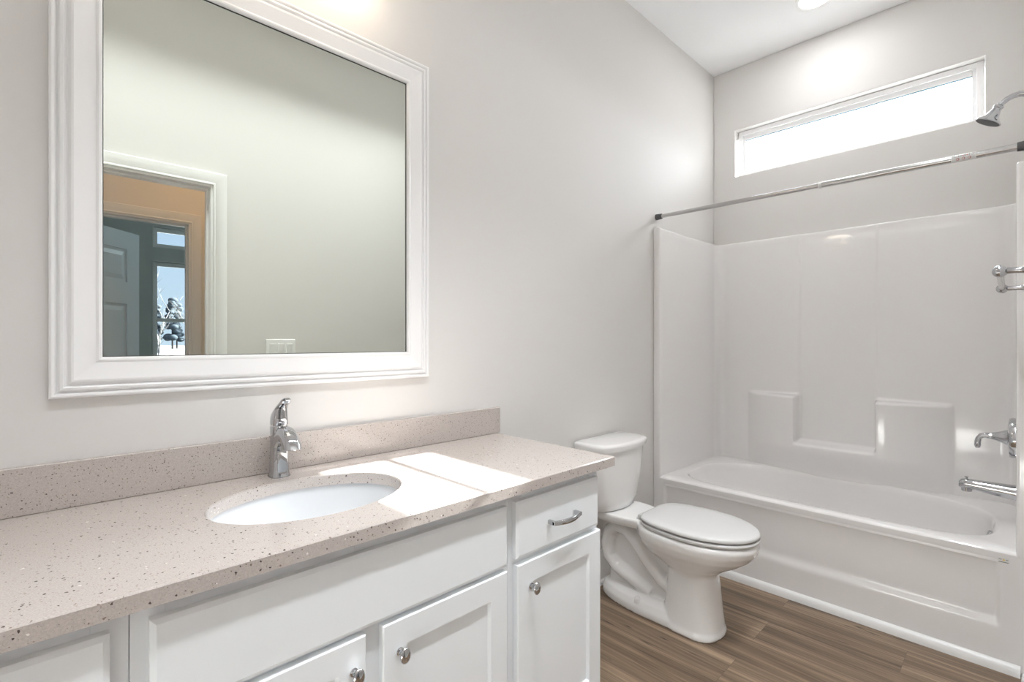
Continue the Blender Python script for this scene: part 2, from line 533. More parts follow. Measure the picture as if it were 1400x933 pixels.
w1 = thing('window_1', 'narrow white transom window high above the bathtub', 'window', (XF + .06, (WY0 + WY1) / 2, WZ0), kind='structure')
m = MB(); frame_ring(m, 'x', XF + .045, XF + .10, WY0 + .004, WY1 - .004, WZ0 + .002, WZ1 - .002, .028, wb=.016)
m.build('window_frame', MVIN, w1, smooth=0, bevel=0.003, seg=2)
m = MB(); frame_ring(m, 'x', XF + .058, XF + .088, WY0 + .032, WY1 - .032, WZ0 + .018, WZ1 - .03, .018, wb=.010, wt=.030)
m.build('sash', MVIN, w1, smooth=0, bevel=0.003, seg=2)
MB().box(XF + .070, XF + .074, WY0 + .048, WY1 - .048, WZ0 + .027, WZ1 - .058).build('glass', MGLASS, w1, smooth=0)
m = MB(); m.box(XF + .062, XF + .070, WY0 + .050, WY1 - .050, WZ1 - .064, WZ1 - .060)
m.build('gasket', MSEAL, w1, smooth=0)

for nm, z0, z1, rail, lab in (('window_2', 0.72, 2.285, 1.512, 'tall bedroom sash window reflected in the mirror'),
                              ('window_3', 2.48, 2.742, None, 'short transom window above the bedroom sash window, reflected in mirror')):
    wt_ = thing(nm, lab, 'window', ((BWX0 + BWX1) / 2, YB - .08, z0), kind='structure')
    m = MB(); frame_ring(m, 'y', YB - .12, YB - .05, BWX0, BWX1, z0, z1, .03)
    m.build('window_frame', MVIN, wt_, smooth=0, bevel=0.003)
    m = MB(); frame_ring(m, 'y', YB - .10, YB - .065, BWX0 + .03, BWX1 - .03, z0 + .03, z1 - .03, .022)
    if rail: m.box(BWX0 + .052, BWX1 - .052, YB - .10, YB - .06, rail - .024, rail + .024)
    m.build('sash', MVIN, wt_, smooth=0, bevel=0.002)
    MB().box(BWX0 + .05, BWX1 - .05, YB - .085, YB - .081, z0 + .05, z1 - .05).build('glass', MGLASS, wt_, smooth=0)
    # stool / casing around
    m = MB(); frame_ring(m, 'y', YB, YB + .014, BWX0 - .012, BWX1 + .012, z0 - .012, z1 + .012, .014)
    m.build('window_trim', MTRIM, wt_, smooth=0)

portal('window_portal', (XF + .115, (WY0 + WY1) / 2, (WZ0 + WZ1) / 2), (0, radians(90), 0), WZ1 - WZ0, WY1 - WY0)
portal('bedroom_portal', ((BWX0 + BWX1) / 2, YB - .13, 1.5), (radians(90), 0, 0), BWX1 - BWX0, 1.56)

# ------------------------------------------------------------------ bedroom door leaf (open), seen in the mirror
dr = thing('door_1', 'white panelled bedroom door standing open, reflected in the mirror', 'door', (EX0 + .014, YH1 - .118, 0), kind='structure')
LW, LT, LH = 0.685, 0.035, 2.03


def leaf_panels(face):
    m = MB()
    xs = [0, .115, LW - .115, LW]; zs = [0.008, .24, 1.50, 1.66, 1.90, LH]
    yb = face * LT / 2
    holes = [(xs[1], xs[2], zs[1], zs[2]), (xs[1], xs[2], zs[3], zs[4])]
    return holes


holes = leaf_panels(1)
m = wall_with_holes('y', -LT / 2, LT / 2, 0, LW, 0.008, LH, holes)
for h in holes:
    m.box(h[0] - .001, h[1] + .001, -LT / 2 + .010, LT / 2 - .010, h[2] - .001, h[3] + .001)
    for sgn in (1, -1):
        a = .05
        f0 = [(h[0], sgn * (LT / 2 - .010), h[2]), (h[1], sgn * (LT / 2 - .010), h[2]), (h[1], sgn * (LT / 2 - .010), h[3]), (h[0], sgn * (LT / 2 - .010), h[3])]
        i0 = [(h[0] + .02, f0[0][1], h[2] + .02), (h[1] - .02, f0[0][1], h[2] + .02), (h[1] - .02, f0[0][1], h[3] - .02), (h[0] + .02, f0[0][1], h[3] - .02)]
        yy = sgn * (LT / 2 - .002)
        i1 = [(h[0] + .05, yy, h[2] + .05), (h[1] - .05, yy, h[2] + .05), (h[1] - .05, yy, h[3] - .05), (h[0] + .05, yy, h[3] - .05)]
        m.loft([i0, i1], True, True)
hx, hy = EX0 + .014, YH1 - .118
lf = MB(); lf.add([(hx + x, hy + y, z) for x, y, z in m.v], m.f)
lo = lf.build('door_leaf', MDOOR, dr, smooth=0)
kn = MB()
for sgn in (1, -1):
    kn.lathe((hx + LW - .06, hy, 0.95), (0, sgn, 0), [(.028, .0176), (.028, .022), (.011, .026), (.011, .045), (.02, .05), (.026, .06), (.02, .072), (.004, .075)], 20)
kn.build('door_handle', MCHR2, dr)
dr.rotation_euler = (0, 0, radians(-46))

# light switch plate on the door wall (in the mirror)
sp = thing('light_switch', 'white three-gang light switch plate reflected at the mirror bottom', 'light switch', (1.012, YF, 1.178))
m = MB(); m.box(.93, 1.094, YF, YF + .006, 1.12, 1.236)
m.build('switch_plate', MTRIM, sp, smooth=0, bevel=0.003)
for k in range(3):
    cx = .966 + k * .046
    b = MB(); b.add([(cx - .0165, YF + .0058, 1.145), (cx + .0165, YF + .0058, 1.145), (cx + .0165, YF + .0058, 1.211), (cx - .0165, YF + .0058, 1.211),
                     (cx - .0155, YF + .0070, 1.146), (cx + .0155, YF + .0070, 1.146), (cx + .0155, YF + .0115, 1.210), (cx - .0155, YF + .0115, 1.210)],
                    [(0, 1, 2, 3), (4, 5, 6, 7), (0, 1, 5, 4), (1, 2, 6, 5), (2, 3, 7, 6), (3, 0, 4, 7)])
    b.build('rocker', MTRIM, sp, smooth=0)


# ================================================================== LAMPS
def can_light(x, y, watts, label, col, spread=180):
    t = thing('recessed_light', label, 'ceiling light', (x, y, ZC))
    MB().lathe((x, y, ZC), (0, 0, -1), [(.075, .0), (.098, .0), (.098, .004), (.090, .007), (.078, .005), (.072, .001)], 40, cap0=False, cap1=False).build('trim_ring', MTRIM, t)
    MB().lathe((x, y, ZC - .001), (0, 0, -1), [(.074, 0), (.074, .001), (.05, .0022), (.001, .003)], 40).build('lens', MLENS, t)
    l = bpy.data.lights.new('can_lamp', 'AREA'); l.shape = 'DISK'; l.size = .14; l.energy = watts; l.color = col; l.spread = radians(spread)
    o = bpy.data.objects.new('can_lamp', l); COL.objects.link(o); o.parent = t; o.location = (0, 0, -.006)


can_light(3.01, 0.77, CAN_TUB_W, 'round white recessed light in the ceiling above the bathtub', (.97, .985, 1.0))
LX0, LX1, LY = -0.20, 1.95, 0.31
ll = thing('added_fill_light', 'added long slim fill light, unseen on the ceiling along the door side of bathroom', 'ceiling light', ((LX0 + LX1) / 2, LY, ZC))  # unseen fixture added to brighten the cabinet fronts and lower room
MB().box(LX0, LX1, LY - .065, LY + .065, ZC - .022, ZC).build('housing', MTRIM, ll, smooth=0, bevel=.004)
MB().box(LX0 + .012, LX1 - .012, LY - .053, LY + .053, ZC - .026, ZC - .0215).build('diffuser', emis('added_fill_lens', (.95, .98, 1.0), 2.0), ll, smooth=0, bevel=.002)
l = bpy.data.lights.new('added_fill_lamp', 'AREA'); l.shape = 'RECTANGLE'; l.size = LX1 - LX0 - .03; l.size_y = .10
l.energy = ADDED_FILL_W; l.color = (.93, .97, 1.0); l.spread = radians(88)
o = bpy.data.objects.new('added_fill_lamp', l); COL.objects.link(o); o.parent = ll; o.location = (0, 0, -.030)

vl = thing('vanity_light', 'chrome three-globe vanity light on the wall above the mirror', 'wall light', (0.5, D, 2.46))
MB().box(.22, .78, D - .022, D, 2.42, 2.50).build('backplate', MCHR, vl, smooth=0, bevel=.006, seg=3)
for k in range(3):
    x = .30 + .20 * k
    a = MB(); a.tube([(x, D - .02, 2.46), (x, D - .07, 2.465), (x, D - .11, 2.46), (x, D - .12, 2.44)], .009, 12)
    a.lathe((x, D - .12, 2.45), (0, 0, -1), [(.012, 0), (.026, .008), (.028, .03), (.022, .034)], 20)
    am = a.build('arm', MCHR, vl)
    MB().ball((x, D - .12, 2.375), .055, 20, 12).build('globe', MBULB, vl)
    l = bpy.data.lights.new('globe_lamp', 'POINT'); l.energy = VANITY_W; l.color = (1.0, .88, .74); l.shadow_soft_size = .056
    o = bpy.data.objects.new('globe_lamp', l); COL.objects.link(o); o.parent = vl
    o.location = Vector((x, D - .12, 2.375)) - vl.location

hl = thing('hall_light', 'frosted flush ceiling light in the hallway outside the door', 'ceiling light', (0.9, -.62, ZC))
MB().lathe((0.9, -.62, ZC), (0, 0, -1), [(.15, 0), (.155, .02), (.14, .03)], 32).build('mounting_pan', MCHR2, hl)
MB().lathe((0.9, -.62, ZC - .03), (0, 0, -1), [(.14, 0), (.135, .03), (.10, .06), (.05, .075), (.002, .08)], 32).build('shade', emis('hall_glass', (1.0, .62, .32), 3.0), hl)
l = bpy.data.lights.new('hall_lamp', 'POINT'); l.energy = HALL_W; l.color = (1.0, .60, .30); l.shadow_soft_size = .1
o = bpy.data.objects.new('hall_lamp', l); COL.objects.link(o); o.parent = hl; o.location = (0, 0, -.20)


bl = thing('added_bedroom_light', 'added unseen round fill light on the ceiling of the bedroom across the hall', 'ceiling light', (2.5, -2.0, ZC))  # unseen lamp added to lift the dark bedroom in the mirror
MB().lathe((2.5, -2.0, ZC), (0, 0, -1), [(.17, 0), (.175, .02), (.16, .03)], 32).build('mounting_pan', MCHR2, bl)
MB().lathe((2.5, -2.0, ZC - .03), (0, 0, -1), [(.16, 0), (.155, .03), (.11, .06), (.05, .075), (.002, .08)], 32).build('shade', emis('added_bedroom_glass', (.75, .9, 1.0), 3.0), bl)
l = bpy.data.lights.new('added_bedroom_lamp', 'POINT'); l.energy = ADDED_BED_W; l.color = (.72, .90, 1.0); l.shadow_soft_size = .1
o = bpy.data.objects.new('added_bedroom_lamp', l); COL.objects.link(o); o.parent = bl; o.location = (0, 0, -.22)


# ================================================================== VANITY
YFACE = 0.927       # door faces
YFR = 0.946         # face frame front


def slab_front(m, x0, x1, z0, z1, y=YFACE, t=0.019, bev=.008):
    """flat slab with a chamfered edge"""
    r0 = [(x0, y + t, z0), (x1, y + t, z0), (x1, y + t, z1), (x0, y + t, z1)]
    r1 = [(x0, y + bev * .55, z0), (x1, y + bev * .55, z0), (x1, y + bev * .55, z1), (x0, y + bev * .55, z1)]
    r2 = [(x0 + bev, y, z0 + bev), (x1 - bev, y, z0 + bev), (x1 - bev, y, z1 - bev), (x0 + bev, y, z1 - bev)]
    return m.loft([r0, r1, r2])


def shaker(m, x0, x1, z0, z1, y=YFACE, t=0.019, rail=.058):
    def rect(yy, i): return [(x0 + i, yy, z0 + i), (x1 - i, yy, z0 + i), (x1 - i, yy, z1 - i), (x0 + i, yy, z1 - i)]
    e = .0025
    return m.loft([rect(y + t, 0), rect(y + e, 0), rect(y, e), rect(y, rail), rect(y + .0095, rail + .004)])


def knob(parent, x, z):
    m = MB()
    m.lathe((x, YFACE, z), (0, -1, 0), [(.0085, 0), (.0085, .002), (.0055, .004), (.0048, .013), (.0075, .016)], 18)
    # oval head
    m.lathe((x, YFACE - .015, z), (0, -1, 0), [(.006, 0), (.0125, .003), (.0155, .007), (.0145, .010), (.010, .0125), (.001, .0135)], 24, sx=0.80, sy=1.12)
    return m.build('knob', MCHR, parent, smooth=50)


def pull(parent, x0, x1, z):
    m = MB(); n = 15; rings = []
    for i in range(n):
        a = i / (n - 1); x = x0 + (x1 - x0) * a
        y = YFACE - .021 - .010 * sin(pi * a); hz = .0055 + .0015 * sin(pi * a); hy = .0042
        zz = z - .003 * sin(pi * a)
        rings.append([(x, y - hy, zz - hz * .7), (x, y - hy, zz + hz * .7), (x, y - hy * .6, zz + hz), (x, y + hy, zz + hz), (x, y + hy, zz - hz), (x, y - hy * .6, zz - hz)])
    m.loft(rings)
    for x in (x0, x1):
        s = 1 if x == x0 else -1
        m.box(min(x, x + s * .010), max(x, x + s * .010), YFACE - .0255, YFACE, z - .0055, z + .0055)
    return m.build('handle', MCHR, parent, smooth=40, bevel=.0012)


def carcass(parent, x0, x1, stiles, rails):
    """box with toe kick and a face frame; stiles/rails in world coordinates"""
    m = MB()
    ztop = CT - .0305
    m.box(x0, x0 + .016, YFR + .018, D - .001, .0, ztop)
    m.box(x1 - .016, x1, YFR + .018, D - .001, .0, ztop)
    m.box(x0 + .016, x1 - .016, D - .012, D - .001, .1, ztop - .2)
    m.box(x0 + .016, x1 - .016, YFR + .018, D - .012, .1, .116)
    m.box(x0 + .016, x1 - .016, YFR + .075, YFR + .09, 0, .1)
    m.build('carcass', MCAB, parent, smooth=0, bevel=.001)
    f = MB()
    for a, b in stiles: f.box(a, b, YFR, YFR + .018, .1, ztop)
    for a, b, c, d in rails: f.box(a, b, YFR, YFR + .0178, c, d)
    f.build('face_frame', MCAB, parent, smooth=0, bevel=.0008)


ZT = CT - .0305
# left unit
v = thing('vanity_cabinet', 'left grey vanity cabinet with one drawer, cut by photo edge', 'cabinet', (-.12, D, 0), group='vanity cabinets')
carcass(v, XL + .004, .0995, [(XL + .004, -.30), (.055, .0995)], [(-.30, .055, ZT - .045, ZT), (-.30, .055, .615, .655), (-.30, .055, .1, .14)])
d = slab_front(MB(), -.325, .076, .642, .795).build('drawer', MCAB, v, smooth=0); pull(d, -.175, -.075, .715)
d = shaker(MB(), -.325, .076, .115, .626).build('door', MCAB, v, smooth=0); knob(d, .03, .56)
# sink base
v = thing('vanity_cabinet', 'wide grey sink base cabinet with false front over two doors', 'cabinet', (.5, D, 0), group='vanity cabinets')
carcass(v, .1005, .8965, [(.1005, .145), (.465, .535), (.855, .8965)],
        [(.145, .465, ZT - .045, ZT), (.535, .855, ZT - .045, ZT), (.145, .465, .60, .655), (.535, .855, .60, .655), (.145, .465, .1, .14), (.535, .855, .1, .14)])
slab_front(MB(), .124, .882, .638, .794).build('false_front', MCAB, v, smooth=0)
d = shaker(MB(), .124, .482, .115, .626).build('door', MCAB, v, smooth=0); knob(d, .455, .562)
d = shaker(MB(), .520, .880, .115, .626).build('door', MCAB, v, smooth=0); knob(d, .560, .558)
# right unit
v = thing('vanity_cabinet', 'right grey vanity cabinet with drawer over one door, beside toilet', 'cabinet', (1.09, D, 0), group='vanity cabinets')
carcass(v, .8975, 1.292, [(.8975, .945), (1.245, 1.292)], [(.945, 1.245, ZT - .045, ZT), (.945, 1.245, .60, .655), (.945, 1.245, .1, .14)])
d = slab_front(MB(), .913, 1.277, .644, .797).build('drawer', MCAB, v, smooth=0); pull(d, 1.035, 1.16, .715)
d = shaker(MB(), .917, 1.287, .115, .627).build('door', MCAB, v, smooth=0); knob(d, .968, .558)

# ------------------------------------------------------------------ countertop with oval cut-out
SX, SY, SA, SB = 0.478, 1.190, 0.222, 0.165
CX0, CX1, CY0, CY1 = XL + .002, 1.335, 0.906, D - .001


def ell(a, b, z, n=96): return [(SX + a * cos(2 * pi * k / n), SY + b * sin(2 * pi * k / n), z) for k in range(n)]


def rect_ring(x0, x1, y0, y1, z, n=96):
    # points of the rectangle matched to the ellipse angles; the four corners are snapped in
    P = []
    for k in range(n):
        a = 2 * pi * k / n; c, s = cos(a), sin(a)
        tx = ((x1 - SX) / c if c > 1e-9 else (x0 - SX) / c if c < -1e-9 else 1e9)
        ty = ((y1 - SY) / s if s > 1e-9 else (y0 - SY) / s if s < -1e-9 else 1e9)
        t = min(tx, ty); P.append([SX + t * c, SY + t * s, z])
    for cx in (x0, x1):
        for cy in (y0, y1):
            a = math.atan2(cy - SY, cx - SX) % (2 * pi)
            k = round(a / (2 * pi) * n) % n
            P[k] = [cx, cy, z]
    return [tuple(p) for p in P]


e = .003
rings = [ell(SA + e, SB + e, CT), ell(SA, SB, CT - e), ell(SA, SB, CT - .030)]
rings = list(reversed(rings))
rings += [rect_ring(CX0 + e, CX1 - e, CY0 + e, CY1, CT), rect_ring(CX0, CX1, CY0, CY1, CT - e), rect_ring(CX0, CX1, CY0, CY1, CT - .030)]
rings += [ell(SA, SB, CT - .030)]
ctp = MB().loft(rings, False, False).build('countertop', MQ, smooth=25)
tag(ctp, 'speckled beige quartz countertop on the vanity with oval sink cut-out', 'countertop')
bs = MB().box(CX0, 1.349, D - .020, D - .0005, CT + .0003, CT + .103).build('backsplash', MQ, smooth=0, bevel=.002)
tag(bs, 'low speckled quartz backsplash strip along the wall behind the countertop', 'backsplash')

# ------------------------------------------------------------------ sink
sk = thing('sink', 'white oval undermount sink basin below the countertop cut-out', 'sink', (SX, SY, CT - .031))
zb = CT - .031
prof = [(1.10, 0.0), (1.01, 0.0), (1.0, -.004), (.985, -.02), (.95, -.055), (.87, -.095), (.72, -.123), (.5, -.138), (.25, -.144), (.10, -.146)]
rings = [[(SX + (SA + .006) * s * cos(2 * pi * k / 72), SY + (SB + .006) * s * sin(2 * pi * k / 72), zb + dz) for k in range(72)] for s, dz in prof]
outer = [[(SX + ((SA + .006) * s + .012) * cos(2 * pi * k / 72), SY + ((SB + .006) * s + .012) * sin(2 * pi * k / 72), zb + dz - .010) for k in range(72)] for s, dz in reversed(prof)]
MB().loft(rings + outer, False, False).build('basin', MSINK, sk, smooth=60)
MB().lathe((SX, SY, zb - .146), (0, 0, 1), [(.03, -.004), (.032, .002), (.024, .005), (.021, .003), (.016, .006), (.001, .008)], 28).build('drain', MCHR, sk)

# ------------------------------------------------------------------ faucet
fx, fy = .478, 1.418
fc = thing('faucet', 'chrome single-handle faucet standing behind the oval sink', 'faucet', (fx, fy, CT))


def sec(cx, cy, z, a, b, n=28, p=2.6, tilt=0.0):
    """superellipse section; tilt leans it in the y-z plane"""
    r = []
    for k in range(n):
        t = 2 * pi * k / n; c, s = cos(t), sin(t)
        x = a * (abs(c) ** (2 / p)) * (1 if c >= 0 else -1); y = b * (abs(s) ** (2 / p)) * (1 if s >= 0 else -1)
        r.append((cx + x, cy + y * cos(tilt), z + y * sin(tilt)))
    return r


body = MB()
body.loft([sec(fx, fy, CT, .027, .029), sec(fx, fy, CT + .004, .027, .029), sec(fx, fy, CT + .008, .0245, .0265),
           sec(fx, fy + .001, CT + .05, .0215, .0245), sec(fx, fy + .002, CT + .09, .0205, .0235), sec(fx, fy + .003, CT + .12, .0210, .0235),
           sec(fx, fy + .003, CT + .137, .0215, .0235)])
body.build('body', MCHR, fc, smooth=40)
# broad arching spout: a hood that swells forward and ends in a level mouth
outa = [(-.004, .118), (-.018, .134), (-.040, .1425), (-.064, .140), (-.088, .128), (-.106, .110), (-.117, .090)]
inna = [(-.012, .060), (-.020, .080), (-.032, .095), (-.046, .101), (-.058, .099), (-.065, .094), (-.068, .086)]
hw = [.0195, .0195, .020, .0205, .0215, .0225, .0230]
sp_ = MB(); rings = []
for (oy, oz), (iy, iz), a in zip(outa, inna, hw):
    r = []
    for k in range(32):
        t = 2 * pi * k / 32; c, q = cos(t), sin(t)
        x = a * (abs(c) ** (2 / 2.5)) * (1 if c >= 0 else -1); w = (abs(q) ** (2 / 2.5)) * (1 if q >= 0 else -1)
        r.append((fx + x, fy + (oy + iy) / 2 + w * (oy - iy) / 2, CT + (oz + iz) / 2 + w * (oz - iz) / 2))
    rings.append(r)
sp_.loft(rings).build('spout', MCHR, fc, smooth=50)
MB().lathe((fx, fy - .094, CT + .0885), (0, .06, -1), [(.012, -.002), (.012, .0035), (.009, .004)], 20).build('aerator', MCHR2, fc)
# waisted panel let into the front of the body, running up under the spout
pl = MB(); R = []
for sc_, dy in ((1.0, -.002), (1.0, .0016), (.86, .0024)):
    ring = []
    for k in range(40):
        t = 2 * pi * k / 40; c, q = cos(t), sin(t)
        zz = .049 + .040 * sc_ * (abs(q) ** .6) * (1 if q >= 0 else -1)
        ww = (.0165 - .0035 * sin(min(1, zz / .09) * pi)) * sc_ * (abs(c) ** .6) * (1 if c >= 0 else -1)
        yf_ = fy + .0005 - .0245 + .0022 * max(0, (.02 - abs(zz - .055)) / .02) * 0 + (.0012 if zz > .05 else 0)
        ring.append((fx + ww, yf_ - dy - .0005, CT + zz))
    R.append(ring)
pl.loft(R).build('front_inlay', MCHR, fc, smooth=50)
# handle: a hood-shaped cap with a thick thumb lever rising forward
hd = MB()
hd.loft([sec(fx, fy + .003, CT + .140, .0200, .0220), sec(fx, fy + .003, CT + .1425, .0215, .0235), sec(fx, fy + .002, CT + .160, .0210, .0235),
         sec(fx, fy + .000, CT + .173, .0195, .0235, tilt=-.30), sec(fx, fy - .006, CT + .184, .0165, .0215, tilt=-.55), sec(fx, fy - .014, CT + .192, .0125, .0160, tilt=-.75)])
lv = []
for (y, z, a, b, tl_) in ((fy - .002, .174, .017, .013, -.8), (fy - .016, .187, .0165, .0140, -.9), (fy - .028, .196, .0145, .0125, -1.0), (fy - .038, .203, .0140, .0120, -1.05),
                         (fy - .047, .208, .0140, .0115, -1.15), (fy - .054, .2105, .0115, .0090, -1.3), (fy - .056, .2115, .0060, .0045, -1.4)):
    lv.append(sec(fx, y, CT + z, a, b, 20, 2.2, tl_))
hd.loft(lv)
hd.build('handle', MCHR, fc, smooth=50)

# ================================================================== WALL MIRROR
mr = thing('wall_mirror', 'large mirror in a white moulded frame on the wall above the vanity', 'mirror', (.508, D, 1.098))
FX0, FX1, FZ0, FZ1 = .016, 1.006, 1.098, 2.206
prof = [(0, 0), (0, .013), (.0015, .0165), (.005, .0185), (.009, .018), (.0115, .0155), (.0122, .0125), (.0150, .0125), (.0158, .017), (.019, .0205), (.0235, .0215), (.0265, .0195),
        (.0275, .0160), (.0310, .0162), (.0335, .021), (.037, .0245), (.041, .0255), (.0435, .0250), (.079, .0215), (.0805, .0225), (.084, .0240), (.0878, .0232), (.0905, .0195), (.0912, .013), (.0912, 0)]
prof = [(s, h) for s, h in prof]


def corner(x, z, sx, sz): return [(x + sx * s, D - h, z + sz * s) for s, h in prof]


A, B, C_, E_ = corner(FX0, FZ0, 1, 1), corner(FX1, FZ0, -1, 1), corner(FX1, FZ1, -1, -1), corner(FX0, FZ1, 1, -1)
for nm, p, q in (('frame_rail', A, B), ('frame_stile', B, C_), ('frame_rail', C_, E_), ('frame_stile', E_, A)):
    MB().loft([p, q]).build(nm, MFRAME, mr, smooth=25)
GI = .0914
MB().box(FX0 + .085, FX1 - .085, D - .0105, D - .004, FZ0 + .085, FZ1 - .085).build('mirror_glass', MMIR, mr, smooth=0)
m = MB(); frame_ring(m, 'y', D - .0125, D - .0100, FX0 + .0905, FX1 - .0905, FZ0 + .0905, FZ1 - .0905, .0022)
m.build('mirror_edge', MBLK, mr, smooth=0)

# ================================================================== TOILET
tx = 2.035
tl = thing('toilet', 'white two-piece toilet between the vanity and the bathtub', 'toilet', (tx, D - .02, 0))


def oval(cx, yb, yf, a, z, n=48, pf=2.0, pb=3.0, wide=0.55):
    """closed plan outline: rounded front at yf, squarer back at yb, widest at `wide` of the way from back to front"""
    ym = yb + (yf - yb) * wide; r = []
    for k in range(n):
        t = 2 * pi * k / n; c, s = cos(t), sin(t)
        p = pf if s < 0 else pb
        x = a * (abs(c) ** (2 / p)) * (1 if c >= 0 else -1)
        y = (abs(s) ** (2 / p)) * ((yf - ym) if s < 0 else (yb - ym))
        r.append((cx + x, ym + y, z))
    return r


bw = MB()
# bowl, from the pedestal up to the rim
bw.loft([oval(tx, 1.05, .895, .085, .22), oval(tx, 1.08, .875, .095, .255), oval(tx, 1.13, .835, .118, .285), oval(tx, 1.18, .785, .145, .315),
         oval(tx, 1.20, .745, .165, .345), oval(tx, 1.21, .722, .177, .375), oval(tx, 1.21, .716, .181, .398), oval(tx, 1.21, .719, .179, .412), oval(tx, 1.20, .728, .172, .417)])
# pedestal, flaring to the floor
bw.loft([oval(tx, 1.10, .852, .112, 0.0, pf=2.6), oval(tx, 1.10, .852, .112, .012, pf=2.6), oval(tx, 1.10, .858, .106, .03, pf=2.6), oval(tx, 1.09, .866, .101, .10, pf=2.5), oval(tx, 1.08, .874, .096, .19, pf=2.4),
         oval(tx, 1.08, .884, .090, .27, pf=2.2), oval(tx, 1.08, .895, .085, .33)])
# foot running back under the trapway
bw.loft([oval(tx, 1.44, .90, .108, 0.0, pb=2.2, wide=.62), oval(tx, 1.44, .90, .108, .03, pb=2.2, wide=.62), oval(tx, 1.43, .92, .094, .06, pb=2.2, wide=.62), oval(tx, 1.41, .95, .06, .075, pb=2.2, wide=.62)])
# thin web behind the pedestal
bw.box(tx - .030, tx + .030, 1.02, 1.39, .04, .39)
# trapway loop
tp = [(1.03, .135), (1.10, .16), (1.17, .22), (1.235, .29), (1.29, .335), (1.345, .34), (1.385, .305), (1.398, .25), (1.385, .19), (1.345, .15), (1.28, .125), (1.21, .10), (1.16, .085)]
bw.tube([(tx, y, z) for y, z in tp], [.044, .044, .043, .042, .042, .042, .043, .044, .044, .043, .042, .04, .036], 18, sx=.93, sy=1.62, ref=(1, 0, 0))
# rear deck carrying the tank
bw.loft([oval(tx, 1.455, 1.10, .105, .375, pb=5, wide=.35), oval(tx, 1.46, 1.08, .125, .395, pb=5, wide=.35), oval(tx, 1.46, 1.08, .130, .418, pb=5, wide=.35), oval(tx, 1.458, 1.085, .126, .424, pb=5, wide=.35)])


def remesh(o):
    r = o.modifiers.new('remesh', 'REMESH'); r.mode = 'VOXEL'; r.voxel_size = .0045; r.use_smooth_shade = True
    q = o.modifiers.new('smooth', 'SMOOTH'); q.factor = .5; q.iterations = 8


bw.build('bowl', MPORC, tl, smooth=0, mods=remesh)
# bolt cap
MB().lathe((tx - .090, 1.20, .052), (0, 0, 1), [(.014, -.006), (.014, .008), (.011, .017), (.006, .021), (.001, .022)], 20).build('bolt_cap', MPORC, tl, smooth=60)
MB().lathe((tx + .090, 1.20, .052), (0, 0, 1), [(.014, -.006), (.014, .008), (.011, .017), (.006, .021), (.001, .022)], 20).build('bolt_cap', MPORC, tl, smooth=60)


# tank
def tank_sec(z, a, yf, yb=1.468, n=56, bow=.045, tx=2.022):
    """flat back, bowed front, rounded corners"""
    r = []
    pts = []
    N = 24
    for i in range(N + 1):
        u = -1 + 2 * i / N
        y = yf + bow * (abs(u) ** 2.2)
        pts.append((tx + a * sin(u * pi / 2) if False else tx + a * u, y))
    # round the front corners
    q = []
    rc = .035
    for x, y in pts:
        q.append((x, y, z))
    # corner arcs between front line end and the side
    y0 = pts[0][1]
    side = [(tx + a, y0 + rc * .9, z)]
    q2 = []
    for x, y, zz in q:
        dx = a - abs(x - tx)
        if dx < rc:
            k = 1 - dx / rc
            y += rc * (1 - sqrt(max(0, 1 - k * k)))
        q2.append((x, y, zz))
    back = [(tx + a, yb - .012, z), (tx + a - .004, yb - .004, z), (tx + a - .012, yb, z), (tx - a + .012, yb, z), (tx - a + .004, yb - .004, z), (tx - a, yb - .012, z)]
    return q2 + back


tk = MB().loft([tank_sec(.425, .150, 1.325), tank_sec(.430, .158, 1.315), tank_sec(.47, .168, 1.303), tank_sec(.55, .180, 1.295), tank_sec(.64, .189, 1.288), tank_sec(.712, .195, 1.283)])
tk.build('tank', MPORC, tl, smooth=50)
ld = MB().loft([tank_sec(.713, .199, 1.279), tank_sec(.715, .203, 1.273), tank_sec(.735, .206, 1.268), tank_sec(.743, .205, 1.269), tank_sec(.748, .200, 1.275), tank_sec(.750, .188, 1.290)])
ld.build('tank_lid', MPORC, tl, smooth=50)
def seat_out(z, a, yf, yb, n=64):
    r = []
    ym = yb + (yf - yb) * .46
    for k in range(n):
        t = 2 * pi * k / n; c, s = cos(t), sin(t)
        if s < 0:
            r.append((tx + a * (abs(c) ** (2 / 2.05)) * (1 if c >= 0 else -1), ym + (yf - ym) * abs(s) ** (2 / 2.05), z))
        else:
            # back half: sides converge to a straight, narrower back edge
            y = ym + (yb - ym) * abs(s) ** (2 / 5.5)
            w = a * (abs(c) ** (2 / 5.0)) * (1 if c >= 0 else -1)
            w *= 1 - .17 * ((y - ym) / (yb - ym)) ** 1.6
            r.append((tx + w, y, z))
    return r


zs = .417
st = MB().loft([seat_out(zs + .003, .172, .726, 1.165), seat_out(zs + .0045, .180, .718, 1.170), seat_out(zs + .012, .183, .714, 1.172), seat_out(zs + .0165, .182, .716, 1.171), seat_out(zs + .0185, .174, .725, 1.166)])
st.build('seat', MSEAT, tl, smooth=60)
for bx, by in ((tx - .145, .86), (tx + .145, .86), (tx - .13, 1.09), (tx + .13, 1.09)):
    MB().box(bx - .012, bx + .012, by - .006, by + .006, zs - .002, zs + .004).build('seat_bumper', MSEAT, tl, smooth=0)
lid = MB().loft([seat_out(zs + .0245, .172, .724, 1.168), seat_out(zs + .026, .180, .716, 1.176), seat_out(zs + .033, .182, .714, 1.179), seat_out(zs + .039, .179, .718, 1.176),
                 seat_out(zs + .0415, .172, .727, 1.168), seat_out(zs + .043, .13, .79, 1.11), seat_out(zs + .0435, .05, .90, 1.02)])
lid.build('lid', MSEAT, tl, smooth=60)
